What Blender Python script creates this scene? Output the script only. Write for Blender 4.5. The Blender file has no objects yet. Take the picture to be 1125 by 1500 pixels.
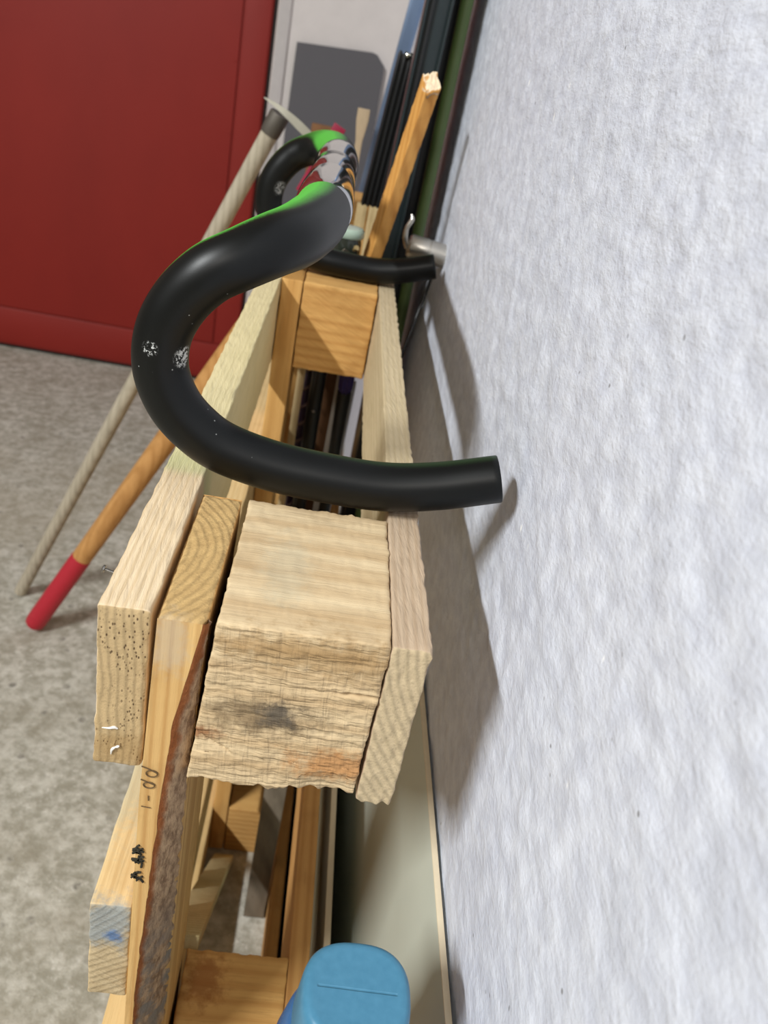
import bpy, bmesh, math, random
from mathutils import Vector, Matrix, noise
random.seed(7)
S = bpy.context.scene
COL = S.collection

# ------------------------------------------------------------------ camera
YAW, PITCH, ROLL = math.radians(6.9), math.radians(28.6), math.radians(12.4)
cy, sy, cp, sp = math.cos(YAW), math.sin(YAW), math.cos(PITCH), math.sin(PITCH)
fw = Vector((sy*cp, cy*cp, -sp)); rt = Vector((cy, -sy, 0)); up = rt.cross(fw)
c_, s_ = math.cos(ROLL), math.sin(ROLL)
R_, U_ = c_*rt + s_*up, -s_*rt + c_*up
cam = bpy.data.cameras.new('camera'); camo = bpy.data.objects.new('camera', cam); COL.objects.link(camo)
camo.matrix_world = Matrix(((R_.x, U_.x, -fw.x, 0), (R_.y, U_.y, -fw.y, 0), (R_.z, U_.z, -fw.z, 0.2), (0, 0, 0, 1)))
cam.sensor_fit = 'VERTICAL'; cam.sensor_height = 36; cam.lens = 28.8
cam.clip_start = 0.01; cam.clip_end = 50
cam.dof.use_dof = True; cam.dof.focus_distance = 0.375; cam.dof.aperture_fstop = 15
S.camera = camo

# ------------------------------------------------------------------ light
W = bpy.data.worlds.new('room_ambient'); S.world = W; W.use_nodes = True
bg = W.node_tree.nodes['Background']; bg.inputs[0].default_value = (1.0, 0.86, 0.70, 1); bg.inputs[1].default_value = 0.20
la = bpy.data.lights.new('ceiling_tube_lamp', 'AREA'); la.shape = 'RECTANGLE'; la.size = 0.10; la.size_y = 1.3   # long fluorescent fitting over the room
la.energy = 172; la.color = (0.965, 0.995, 0.995)
lo = bpy.data.objects.new('ceiling_tube_lamp', la); COL.objects.link(lo)
ld = Vector((1, 0, -1)).normalized(); lx = Vector((0, 1, 0)).cross(-ld)
lo.matrix_world = Matrix(((lx.x, 0, -ld.x, -2.3), (lx.y, 1, -ld.y, -1.70), (lx.z, 0, -ld.z, 2.5), (0, 0, 0, 1)))
l2 = bpy.data.lights.new('rear_fill_light', 'AREA'); l2.shape = 'DISK'; l2.size = 0.30; l2.energy = 11; l2.color = (1.0, 0.95, 0.88)   # fill light added behind the camera to lift block fronts and the pallet cavity
o2 = bpy.data.objects.new('rear_fill_light', l2); COL.objects.link(o2); o2.location = (-0.45, -2.1, 1.75)
o2.rotation_euler = (Vector((0.0, 0.4, -0.2))-o2.location).to_track_quat('-Z', 'Y').to_euler()
S.view_settings.view_transform = 'Standard'; S.view_settings.look = 'None'
S.view_settings.exposure = 0.29; S.view_settings.gamma = 1.0; S.view_settings.use_curve_mapping = False
FLOOR = -0.82
WALLX = 0.11

# ------------------------------------------------------------------ node helpers
def srgb(r, g, b):
    f = lambda v: (v/255/12.92) if v <= 10 else ((v/255+0.055)/1.055)**2.4
    return (f(r), f(g), f(b), 1)
class NT:
    def __init__(s, name, rough=0.7, metal=0.0, spec=None):
        s.m = bpy.data.materials.new(name); s.m.use_nodes = True
        s.t = s.m.node_tree; s.b = s.t.nodes['Principled BSDF']
        s.b.inputs['Roughness'].default_value = rough; s.b.inputs['Metallic'].default_value = metal
        if spec is not None: s.b.inputs['Specular IOR Level'].default_value = spec
    def new(s, t): return s.t.nodes.new(t)
    def put(s, sock, v):
        if isinstance(v, bpy.types.NodeSocket): s.t.links.new(v, sock)
        else: sock.default_value = v
    def obj(s): return s.new('ShaderNodeTexCoord').outputs['Object']
    def nrm(s): return s.new('ShaderNodeNewGeometry').outputs['Normal']
    def rnd(s): return s.new('ShaderNodeObjectInfo').outputs['Random']
    def sep(s, v):
        n = s.new('ShaderNodeSeparateXYZ'); s.put(n.inputs[0], v); return n.outputs
    def comb(s, x, y, z):
        n = s.new('ShaderNodeCombineXYZ')
        for i, v in enumerate((x, y, z)): s.put(n.inputs[i], v)
        return n.outputs[0]
    def m_(s, op, a, b=0.0, c=0.0, clamp=False):
        n = s.new('ShaderNodeMath'); n.operation = op; n.use_clamp = clamp
        s.put(n.inputs[0], a); s.put(n.inputs[1], b); s.put(n.inputs[2], c); return n.outputs[0]
    def v_(s, op, a, b=(0, 0, 0)):
        n = s.new('ShaderNodeVectorMath'); n.operation = op
        s.put(n.inputs[0], a); s.put(n.inputs[1], b)
        return n.outputs['Value'] if op in ('DOT_PRODUCT', 'LENGTH', 'DISTANCE') else n.outputs[0]
    def noise(s, v, scale, detail=4, rough=0.55, dist=0.0):
        n = s.new('ShaderNodeTexNoise'); s.put(n.inputs['Vector'], v); n.inputs['Scale'].default_value = scale
        n.inputs['Detail'].default_value = detail; n.inputs['Roughness'].default_value = rough; n.inputs['Distortion'].default_value = dist
        return n.outputs['Fac']
    def voro(s, v, scale, feat='F1'):
        n = s.new('ShaderNodeTexVoronoi'); n.feature = feat; s.put(n.inputs['Vector'], v); n.inputs['Scale'].default_value = scale
        return n.outputs['Distance']
    def step(s, v, a, b):            # smooth 0..1 between a and b
        n = s.new('ShaderNodeMapRange'); n.interpolation_type = 'SMOOTHSTEP'
        s.put(n.inputs[0], v); n.inputs[1].default_value = a; n.inputs[2].default_value = b
        n.inputs[3].default_value = 0.0; n.inputs[4].default_value = 1.0
        if a > b:
            n.inputs[1].default_value = b; n.inputs[2].default_value = a; n.inputs[3].default_value = 1.0; n.inputs[4].default_value = 0.0
        return n.outputs[0]
    def mix(s, f, a, b, mode='MIX'):
        n = s.new('ShaderNodeMix'); n.data_type = 'RGBA'; n.blend_type = mode
        s.put(n.inputs[0], f); s.put(n.inputs[6], a); s.put(n.inputs[7], b); return n.outputs[2]
    def bump(s, h, strength=0.5, dist=0.001, prev=None):
        n = s.new('ShaderNodeBump'); n.inputs['Strength'].default_value = strength; n.inputs['Distance'].default_value = dist
        s.put(n.inputs['Height'], h)
        if prev is not None: s.put(n.inputs['Normal'], prev)
        s.put(s.b.inputs['Normal'], n.outputs[0]); return n.outputs[0]
    def col(s, v): s.put(s.b.inputs['Base Color'], v)

def plain(name, rgb, rough=0.6, metal=0.0, var=0.12, nscale=60, bump=0.0, spec=None):
    k = NT(name, rough, metal, spec); v = k.obj()
    a = srgb(*rgb); d = tuple(x*(1-2*var) for x in a[:3])+(1,)
    n = k.noise(v, nscale, 5)
    k.col(k.mix(n, d, tuple(min(1, x*(1+var)) for x in a[:3])+(1,)))
    if bump: k.bump(n, bump, 0.001)
    return k.m

def wood(name, light, dark, grain='y', ring=(0.02, -0.05), freq=900, end=None, saw=None, stains=(), over=0.0,
         streak=0.5, rough=0.78, bump=0.5, ringmix=0.45, rowbump=0.0, pores=0.0):
    """grain: axis the fibres run along; ring: pith position in the two cross axes; end: colour of end grain"""
    k = NT(name, rough, 0, 0.25); P = k.obj()
    off = k.m_('MULTIPLY', k.rnd(), 3.0)
    x, y, z = k.sep(P)
    ax = {'x': (x, y, z), 'y': (y, x, z), 'z': (z, x, y)}[grain]
    G = k.comb(k.m_('ADD', k.m_('MULTIPLY', ax[0], 0.05), off), ax[1], ax[2])
    wob = k.noise(G, 35, 3)
    dx = k.m_('SUBTRACT', ax[1], ring[0]); dz = k.m_('SUBTRACT', ax[2], ring[1])
    r = k.m_('SQRT', k.m_('ADD', k.m_('MULTIPLY', dx, dx), k.m_('MULTIPLY', dz, dz)))
    r = k.m_('ADD', r, k.m_('MULTIPLY', wob, 0.005))
    rings = k.m_('MULTIPLY_ADD', k.m_('SINE', k.m_('MULTIPLY', r, freq)), 0.5, 0.5)
    rings = k.m_('POWER', rings, 2.0)
    fib = k.noise(G, 420, 5, 0.65); st = k.noise(G, 90, 5, 0.6)
    blot = k.noise(P, 22, 4, 0.6)
    f = k.m_('ADD', k.m_('MULTIPLY', rings, ringmix), k.m_('MULTIPLY', k.m_('SUBTRACT', st, 0.35), streak*2), clamp=True)
    col = k.mix(f, srgb(*light), srgb(*dark))
    col = k.mix(k.m_('MULTIPLY', k.step(blot, 0.5, 0.75), 0.35), col, tuple(v*0.75 for v in srgb(*dark)[:3])+(1,))
    col = k.mix(k.m_('MULTIPLY', k.step(fib, 0.52, 0.72), 0.30), col, tuple(v*0.6 for v in srgb(*dark)[:3])+(1,))
    n = k.nrm(); axv = {'x': (1, 0, 0), 'y': (0, 1, 0), 'z': (0, 0, 1)}[grain]
    h = k.m_('ADD', k.m_('MULTIPLY', fib, 0.7), k.m_('MULTIPLY', st, 0.6))
    if end:
        e = k.step(k.m_('ABSOLUTE', k.v_('DOT_PRODUCT', n, axv)), 0.5, 0.85)
        ec = k.mix(k.m_('MULTIPLY', rings, 0.6), srgb(*end), tuple(v*0.62 for v in srgb(*end)[:3])+(1,))
        grit = k.noise(P, 700, 4, 0.7)
        ec = k.mix(k.m_('MULTIPLY', k.step(grit, 0.5, 0.72), 0.45), ec, tuple(v*0.5 for v in srgb(*end)[:3])+(1,))
        if pores:
            po = k.step(k.voro(k.v_('MULTIPLY', P, (1.2, 1, 0.6)), 620), 0.33, 0.16)
            po = k.m_('MULTIPLY', po, k.step(k.noise(P, 60, 2), 0.42, 0.6))
            ec = k.mix(k.m_('MULTIPLY', po, pores), ec, srgb(70, 50, 32))
            h = k.m_('SUBTRACT', h, k.m_('MULTIPLY', k.m_('MULTIPLY', po, e), 1.2))
        col = k.mix(e, col, ec)
        h = k.m_('ADD', h, k.m_('MULTIPLY', e, k.m_('ADD', k.m_('MULTIPLY', grit, 0.9), k.m_('MULTIPLY', rings, 0.5))))
    if saw:                                     # (face axis, direction, frequency, strength): marks left by the saw
        for fa, d, fq, stg in saw:
            msk = k.step(k.m_('ABSOLUTE', k.v_('DOT_PRODUCT', n, fa)), 0.6, 0.9)
            dv_ = Vector(d).normalized(); pv = Vector(fa).cross(dv_).normalized()
            q = k.comb(k.m_('MULTIPLY', k.v_('DOT_PRODUCT', P, tuple(dv_)), fq/6.28), k.m_('MULTIPLY', k.v_('DOT_PRODUCT', P, tuple(pv)), fq/6.28*0.13), 0.37)
            sw = k.m_('MULTIPLY', k.step(k.noise(q, 1.0, 3, 0.6, 0.4), 0.3, 0.7), msk)
            h = k.m_('ADD', h, k.m_('MULTIPLY', sw, stg))
            col = k.mix(k.m_('MULTIPLY', sw, 0.16*stg), col, tuple(v*0.55 for v in srgb(*dark)[:3])+(1,))
    for c, rad, rgb, stg in stains:
        dv = k.v_('LENGTH', k.v_('DIVIDE', k.v_('SUBTRACT', P, c), rad))
        msk = k.m_('MULTIPLY', k.step(k.m_('ADD', dv, k.m_('MULTIPLY', k.m_('SUBTRACT', k.noise(P, 130, 4, 0.7), 0.5), 2.2)), 1.25, 0.35), stg)
        col = k.mix(msk, col, srgb(*rgb))
    if over:                                    # dusting of green spray paint behind the handlebar
        o = k.m_('MULTIPLY', k.step(k.m_('ADD', y, k.m_('MULTIPLY', k.noise(P, 200, 3), 0.012)), 0.372, 0.395), 0.55*over)
        o = k.m_('MULTIPLY', o, k.step(y, 1.3, 0.6))
        col = k.mix(o, col, srgb(222, 214, 160))
        o2 = k.m_('MULTIPLY', k.step(y, 0.366, 0.378), k.step(y, 0.415, 0.385))
        col = k.mix(k.m_('MULTIPLY', o2, 0.4*over), col, srgb(160, 176, 120))
    k.col(col)
    k.bump(h, bump, 0.0009)
    return k.m

# ------------------------------------------------------------------ mesh helpers
def link(name, me, mat, parent=None, smooth=True):
    o = bpy.data.objects.new(name, me); COL.objects.link(o)
    if mat: me.materials.append(mat)
    if smooth:
        for p in me.polygons: p.use_smooth = True
    if parent:
        o.parent = parent; o.matrix_parent_inverse = Matrix.Translation(-base_of(parent))
    return o
def base_of(p):
    v = Vector(p.location)
    return v
def thing(name, label, cat, loc=(0, 0, 0), group=None):
    o = bpy.data.objects.new(name, None); COL.objects.link(o); o.location = loc; o.empty_display_size = 0.05
    o['label'] = label; o['category'] = cat
    if group: o['group'] = group
    return o
def tag(o, label, cat, group=None):
    o['label'] = label; o['category'] = cat
    if group: o['group'] = group
    return o
def pymesh(name, v, f):
    me = bpy.data.meshes.new(name); me.from_pydata(v, [], f); me.update(); return me

def lat(L, r, n):
    a = [0, r*0.35, r]
    for i in range(1, n): a.append(r + (L-2*r)*i/n)
    return a + [L-r, L-r*0.35, L]
def box_mesh(name, lo, hi, r=0.0008, n=(4, 4, 4), amp=0.0, nsc=120.0, shape=None, seed=0.0):
    """rounded box on a lattice, roughened by noise; shape(p) may warp each point"""
    Ls = [hi[i]-lo[i] for i in range(3)]
    A = [lat(Ls[i], r, n[i]) for i in range(3)]
    N = [len(a) for a in A]
    idx = {}; V = []; F = []
    def vid(i, j, k):
        key = (i, j, k)
        if key in idx: return idx[key]
        p = Vector((A[0][i], A[1][j], A[2][k]))
        q = Vector([min(max(p[t], r), Ls[t]-r) for t in range(3)])
        d = p-q
        if d.length > 1e-9: nn = d.normalized(); p = q + nn*r
        else: nn = Vector((0, 0, 0))
        p = p + Vector(lo)
        if amp:
            e = noise.noise(p*nsc+Vector((seed, seed*2, 0)))+0.6*noise.noise(p*nsc*3.1+Vector((0, seed, 5)))
            nd = sum(1 for t in range(3) if d[t] != 0)
            p = p + nn*e*amp*(1.0 if nd < 2 else 1.9)
        if shape: p = shape(p)
        idx[key] = len(V); V.append(p); return idx[key]
    for ax in range(3):
        u, w = (ax+1) % 3, (ax+2) % 3
        for side in (0, N[ax]-1):
            for a in range(N[u]-1):
                for b in range(N[w]-1):
                    q = []
                    for da, db in ((0, 0), (1, 0), (1, 1), (0, 1)):
                        ii = [0, 0, 0]; ii[ax] = side; ii[u] = a+da; ii[w] = b+db; q.append(vid(*ii))
                    if side == 0: q.reverse()
                    F.append(q)
    return pymesh(name, V, F)
def box(name, lo, hi, mat, parent=None, r=0.0008, n=(4, 4, 4), amp=0.0, nsc=120.0, shape=None, seed=0.0):
    return link(name, box_mesh(name, lo, hi, r, n, amp, nsc, shape, seed), mat, parent)

def spline(pts, per=8):
    P = [Vector(p) for p in pts]; out = []
    for i in range(len(P)-1):
        a = P[i-1] if i else P[0]*2-P[1]; b = P[i]; c = P[i+1]; d = P[i+2] if i+2 < len(P) else P[-1]*2-P[-2]
        for k in range(per):
            t = k/per
            out.append(0.5*((2*b)+(c-a)*t+(2*a-5*b+4*c-d)*t*t+(3*b-a-3*c+d)*t**3))
    out.append(P[-1]); return out
def tube_mesh(name, path, rad, seg=24, cap0=True, cap1=True, hollow1=0.0):
    V = []; F = []; n = len(path)
    tan = [(path[min(i+1, n-1)]-path[max(i-1, 0)]).normalized() for i in range(n)]
    ref = Vector((0, 0, 1)) if abs(tan[0].z) < 0.9 else Vector((1, 0, 0))
    u = (ref - tan[0]*ref.dot(tan[0])).normalized()
    rows = []
    for i in range(n):
        u = (u - tan[i]*u.dot(tan[i])).normalized(); w = tan[i].cross(u)
        rows.append((path[i], u.copy(), w, rad[i] if hasattr(rad, '__len__') else rad))
    if hollow1:
        p, uu, w, r = rows[-1]; t = tan[-1]
        rows += [(p+t*0.0004, uu, w, r*0.97), (p+t*0.0004, uu, w, r*hollow1), (p-t*0.02, uu, w, r*hollow1)]
    for p, uu, w, r in rows:
        for k in range(seg):
            a = 2*math.pi*k/seg; V.append(p+(uu*math.cos(a)+w*math.sin(a))*r)
    for i in range(len(rows)-1):
        for k in range(seg):
            k2 = (k+1) % seg
            F.append((i*seg+k, i*seg+k2, (i+1)*seg+k2, (i+1)*seg+k))
    if cap0: F.append(tuple(reversed(range(seg))))
    if cap1: F.append(tuple((len(rows)-1)*seg+k for k in range(seg)))
    return pymesh(name, V, F)
def tube(name, path, rad, mat, parent=None, seg=24, smooth_path=True, per=8, **kw):
    P = spline(path, per) if smooth_path else [Vector(p) for p in path]
    if hasattr(rad, '__len__'):
        m = len(rad)-1; q = []
        for i in range(len(P)):
            t = i/(len(P)-1)*m; a = min(int(t), m-1); q.append(rad[a]+(rad[a+1]-rad[a])*(t-a))
        rad = q
    o = link(name, tube_mesh(name, P, rad, seg, **kw), mat, parent)
    flat_caps(o); return o
def flat_caps(o):
    for p in o.data.polygons:
        if len(p.vertices) > 4: p.use_smooth = False
    try: o.data.set_sharp_from_angle(angle=math.radians(50))
    except Exception: pass
def lathe(name, prof, origin, axis, mat, parent=None, seg=40):
    """prof: list of (distance along axis, radius)"""
    o = Vector(origin); t = Vector(axis).normalized()
    ref = Vector((0, 0, 1)) if abs(t.z) < 0.9 else Vector((1, 0, 0))
    u = (ref-t*ref.dot(t)).normalized(); w = t.cross(u); V = []; F = []
    for d, r in prof:
        for k in range(seg):
            a = 2*math.pi*k/seg; V.append(o+t*d+(u*math.cos(a)+w*math.sin(a))*r)
    for i in range(len(prof)-1):
        for k in range(seg):
            k2 = (k+1) % seg; F.append((i*seg+k, i*seg+k2, (i+1)*seg+k2, (i+1)*seg+k))
    F.append(tuple(reversed(range(seg)))); F.append(tuple((len(prof)-1)*seg+k for k in range(seg)))
    ob = link(name, pymesh(name, V, F), mat, parent); flat_caps(ob); return ob
def leaning(name, p0, p1, wx, wy, mat, parent=None, twist=0.0, n=(3, 3, 12), r=0.0008, amp=0.0, nsc=120, prof=None):
    """a bar of section wx by wy running from p0 to p1"""
    p0, p1 = Vector(p0), Vector(p1); t = (p1-p0); L = t.length; t.normalize()
    u = (Vector((1, 0, 0))-t*t.x).normalized(); w = t.cross(u)
    ct, st = math.cos(twist), math.sin(twist); uu = u*ct+w*st; ww = -u*st+w*ct
    def sh(p):
        k = prof(p.z/L) if prof else 1.0
        return p0+uu*p.x*k+ww*p.y+t*p.z
    return box(name, (-wx/2, -wy/2, 0), (wx/2, wy/2, L), mat, parent, r, n, amp, nsc, sh)

# ------------------------------------------------------------------ the setting
def make_wall_right():
    def axis(a, b, fa, fb, fine, coarse):
        v = []; t = a
        while t < b-1e-6:
            v.append(t); t += fine if fa <= t < fb else coarse
        v.append(b); return v
    Y = axis(-0.8, 2.56, 0.0, 1.2, 0.003, 0.05); Z = axis(FLOOR, 1.3, -0.26, 0.30, 0.003, 0.05)
    V = []; F = []
    for y in Y:
        for z in Z:
            p = Vector((0, y*0.6, z))
            d = 0.0009*noise.noise(p*14)+0.0008*noise.noise(p*55)+0.0005*noise.noise(p*120)
            rid = 1-abs(noise.noise(Vector((3, y*30, z*24))))
            d -= 0.0007*max(0, rid-0.75)*4*max(0, noise.noise(p*9)+0.3)
            V.append((WALLX+d, y, z))
    m = len(Z)
    for i in range(len(Y)-1):
        for j in range(m-1):
            F.append((i*m+j, i*m+j+1, (i+1)*m+j+1, (i+1)*m+j))
    k = NT('rough_white_plaster', 0.62, 0, 0.35); P = k.obj()
    Q = k.v_('MULTIPLY', P, (1, 0.55, 0.9))
    a = k.noise(Q, 110, 6, 0.62); b = k.noise(Q, 420, 4, 0.6); c = k.noise(P, 30, 3, 0.6)
    col = k.mix(k.step(a, 0.3, 0.7), srgb(203, 207, 220), srgb(222, 226, 237))
    col = k.mix(k.m_('MULTIPLY', k.step(c, 0.55, 0.75), 0.35), col, srgb(186, 190, 202))
    sp_ = k.m_('MULTIPLY', k.step(k.voro(P, 75), 0.10, 0.04), k.step(k.noise(P, 18, 2), 0.56, 0.62))
    col = k.mix(k.m_('MULTIPLY', sp_, 0.8), col, srgb(110, 108, 108))
    wh = k.m_('MULTIPLY', k.step(k.voro(k.v_('MULTIPLY', P, (1, 1, 0.6)), 60), 0.11, 0.05), k.step(k.noise(k.v_('ADD', P, (4, 2, 1)), 15, 2), 0.56, 0.6))
    col = k.mix(wh, col, srgb(250, 250, 250))
    k.col(col)
    h = k.m_('ADD', k.m_('MULTIPLY', a, 1.0), k.m_('MULTIPLY', b, 0.4))
    k.bump(h, 0.7, 0.002)
    o = link('wall_right', pymesh('wall_right', V, F), k.m); o['kind'] = 'structure'
make_wall_right()

def make_floor():
    k = NT('stained_concrete', 0.85, 0, 0.2); P = k.obj()
    a = k.noise(P, 9, 6, 0.65); b = k.noise(P, 48, 5, 0.7); c = k.noise(P, 2.2, 3, 0.5); d = k.noise(P, 130, 3, 0.7)
    col = k.mix(k.step(b, 0.35, 0.68), srgb(158, 154, 140), srgb(204, 201, 190))
    col = k.mix(k.m_('MULTIPLY', k.step(a, 0.45, 0.7), 0.45), col, srgb(146, 138, 121))
    col = k.mix(k.m_('MULTIPLY', k.step(c, 0.45, 0.65), 0.3), col, srgb(176, 165, 144))
    pit = k.m_('MULTIPLY', k.step(k.voro(P, 26), 0.22, 0.08), k.step(b, 0.45, 0.6))
    col = k.mix(k.m_('MULTIPLY', pit, 0.7), col, srgb(78, 72, 66))
    wh = k.m_('MULTIPLY', k.step(d, 0.56, 0.7), k.step(a, 0.6, 0.4))
    col = k.mix(k.m_('MULTIPLY', wh, 0.55), col, srgb(228, 224, 216))
    k.col(col); k.bump(k.m_('ADD', b, k.m_('MULTIPLY', d, 0.4)), 0.45, 0.006)
    o = link('floor', box_mesh('floor', (-3.0, -2.2, FLOOR-0.1), (WALLX+0.1, 2.9, FLOOR), 0.002, (20, 20, 1)), k.m); o['kind'] = 'structure'
make_floor()

M_beige = plain('beige_wall_paint', (220, 213, 210), 0.8, var=0.05, nscale=25, bump=0.15)
DX = -0.252                                   # right edge of the doorway
o = box('wall_back', (DX, 2.50, FLOOR), (WALLX+0.1, 2.62, 1.6), M_beige, r=0.006, n=(6, 1, 20)); o['kind'] = 'structure'
o = box('trim_1', (DX+0.004, 2.492, FLOOR), (DX+0.036, 2.5025, 1.55), plain('door_jamb_paint', (196, 190, 188), 0.6, var=0.05), r=0.002); o['kind'] = 'structure'
def make_door():
    k = NT('red_door_paint', 0.42, 0, 0.45); P = k.obj()
    n = k.noise(k.v_('MULTIPLY', P, (1, 1, 0.6)), 6, 4); g = k.noise(P, 500, 2)
    col = k.mix(n, srgb(132, 30, 24), srgb(150, 38, 30))
    sc = k.step(k.voro(P, 30), 0.05, 0.02)
    col = k.mix(k.m_('MULTIPLY', sc, 0.35), col, srgb(165, 80, 75))
    k.col(col); k.bump(g, 0.05, 0.001); k.b.inputs['Roughness'].default_value = 0.48
    d = thing('door_1', '', ''); del d['label']; del d['category']; d['kind'] = 'structure'
    d.location = (-0.9, 2.53, FLOOR)
    dr = box('door_leaf', (-1.75, 2.536, FLOOR+0.012), (DX-0.014, 2.575, 1.5), k.m, d, r=0.003, n=(1, 1, 1))
    box('door_panel', (-1.70, 2.530, FLOOR+0.135), (DX-0.092, 2.5365, 1.46), k.m, d, r=0.0025, n=(1, 1, 1))
    box('bottom_rail', (-1.745, 2.533, FLOOR+0.020), (DX-0.018, 2.5365, FLOOR+0.130), k.m, d, r=0.002, n=(1, 1, 1))
    box('stile', (DX-0.088, 2.5325, FLOOR+0.134), (DX-0.018, 2.5365, 1.46), k.m, d, r=0.002, n=(1, 1, 1))
    for z in (0.11, -0.07, -0.21, 0.30, -0.36):
        lathe('rivet', [(0, 0.0035), (0.0015, 0.003), (0.0025, 0.001)], (DX-0.10, 2.5302, z), (0, -1, 0), k.m, d, 12)
    dk = plain('door_gap_dark', (38, 26, 24), 0.7)  # dark fillers stand in for the shade in the gaps round the door
    box('side_gap_filler', (DX-0.0135, 2.545, FLOOR), (DX-0.0005, 2.61, 1.55), dk, d, n=(1, 1, 1))
    box('floor_gap_filler', (-1.75, 2.545, FLOOR), (DX-0.014, 2.60, FLOOR+0.011), dk, d, n=(1, 1, 1))
make_door()

# ------------------------------------------------------------------ the pallet
PAL = thing('wooden_pallet', 'rough pine pallet standing on its side against the white wall, handlebar lying on it', 'pallet', (0, 0.84, FLOOR))
BY = [(0.2555, 0.3555), (0.79, 0.89), (1.325, 1.425)]
BZ = [(-0.0865, 0.0), (-0.4535, -0.367), (FLOOR, -0.734)]
wb_near = wood('block_wood_weathered', (220, 198, 160), (178, 146, 104), 'x', (0.23, -0.115), 520, streak=0.75, bump=0.75, ringmix=0.3,
    saw=[((0, 1, 0), (0.02, 0, 1), 1500, 1.3), ((0, 1, 0), (1, 0, 0.1), 1900, 0.5)],
    stains=[((0.0, 0.2555, -0.045), (0.024, 0.02, 0.012), (112, 92, 66), 0.75), ((0.006, 0.2555, -0.043), (0.010, 0.02, 0.008), (84, 78, 70), 0.8),
            ((0.0, 0.30, 0.0), (0.012, 0.03, 0.01), (176, 176, 156), 0.28), ((0.036, 0.2555, -0.068), (0.024, 0.02, 0.010), (176, 120, 66), 0.75),
            ((-0.027, 0.2555, -0.058), (0.012, 0.02, 0.004), (128, 76, 36), 0.8), ((0.02, 0.2555, -0.010), (0.05, 0.02, 0.010), (150, 116, 70), 0.6)])
wb_orange = wood('block_wood_orange', (214, 168, 102), (176, 122, 62), 'x', (0.80, -0.02), 700, streak=0.5, bump=0.5, ringmix=0.4,
    saw=[((0, 1, 0), (0.5, 0, 1), 1400, 0.8)],
    stains=[((-0.012, 0.335, -0.367), (0.016, 0.02, 0.02), (140, 84, 40), 0.7)])
def near_block_shape(p):
    t = min(max(-p.z/0.0865, 0), 1)
    p = p.copy(); p.x -= 0.0055*t*(1 if p.x < 0.0 else 0.25)
    # splintered lower edge
    if p.z < -0.07:
        p.z += 0.0022*noise.noise(Vector((p.x*220, 7, 1)))+0.0015*noise.noise(Vector((p.x*60, 3, 1)))
    # chip in the lower right corner of the sawn end
    dd = (Vector((p.x, p.z))-Vector((0.031, -0.0885))).length
    if dd < 0.016 and p.y < 0.268: p.y += 0.004*(1-dd/0.016); p.z += 0.001
    if p.y < 0.259:
        p.y += 0.00035*noise.noise(Vector((p.x*70, p.z*600, 2)))+0.0004*noise.noise(Vector((p.x*420, p.z*420, 9)))
        # split running in from the right
        cz = -0.0275+0.02*(p.x-0.0356)*0.1+0.0012*noise.noise(Vector((p.x*150, 0, 0)))
        if p.x > 0.020: p.y += 0.0035*math.exp(-((p.z-cz)/0.0008)**2)*min(1, (p.x-0.020)/0.012)
        cz2 = -0.0565-(p.x+0.0303)*0.6
        if p.x < -0.012: p.y += 0.002*math.exp(-((p.z-cz2)/0.0008)**2)
    return p
for iz, (z0, z1) in enumerate(BZ):
    for iy, (y0, y1) in enumerate(BY):
        near = iz == 0 and iy == 0
        if near:
            box('block', (-0.0232, y0, z0), (0.0458, y1, z1), wb_near, PAL, 0.0012, (70, 40, 110), 0.0005, 160, near_block_shape)
        else:
            det = (iz == 0 and iy == 1) or (iz == 1 and iy == 0)
            box('block', (-0.0265, y0, z0), (0.0448, y1, z1), wb_orange, PAL, 0.0014, (24, 20, 24) if det else (3, 3, 3), 0.0006 if det else 0, 130, seed=iz*3+iy)
# boards nailed along the room side
wd_rail = wood('deck_wood_pale', (234, 212, 178), (206, 178, 136), 'y', (-0.62, -0.05), 1900, end=(190, 164, 122), streak=0.4, ringmix=0.5, over=1.0, bump=0.45, pores=0.9,
    saw=[((0, 0, 1), (1, 0.05, 0), 2600, 0.8)], stains=[((-0.06, 0.2555, -0.075), (0.02, 0.01, 0.012), (150, 118, 72), 0.5)])
wd_low = wood('deck_wood_blue_end', (232, 204, 152), (200, 164, 110), 'y', (-0.16, -0.1), 1500, end=(196, 176, 140), streak=0.45, ringmix=0.4,
    saw=[((0, 1, 0), (0.75, 0, 1), 1700, 1.3)],
    stains=[((-0.06, 0.2555, -0.197), (0.020, 0.012, 0.021), (134, 148, 156), 0.7), ((-0.056, 0.2555, -0.205), (0.005, 0.01, 0.005), (62, 104, 156), 0.75),
            ((-0.062, 0.34, -0.1815), (0.02, 0.05, 0.006), (190, 186, 160), 0.6)])
wd_far = wood('deck_wood_plain', (228, 200, 146), (196, 160, 104), 'y', (-0.16, 0.0), 1400, end=(190, 160, 110))
DECK = [(-0.084, 0.0), (-0.257, -0.1815), (-0.435, -0.35), (-0.62, -0.535), (FLOOR, -0.736)]
for i, (z0, z1) in enumerate(DECK):
    ny = 130 if i < 2 else 12
    box('deck_board', (-0.0688, 0.2565, z0), (-0.0485, 1.425, z1), (wd_rail, wd_low)[i] if i < 2 else wd_far, PAL, 0.0012,
        (10, ny*2, 34) if i == 0 else (8, ny, 26) if i == 1 else (2, ny, 3), 0.0005 if i < 2 else 0.0, 90, seed=i*4)
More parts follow.
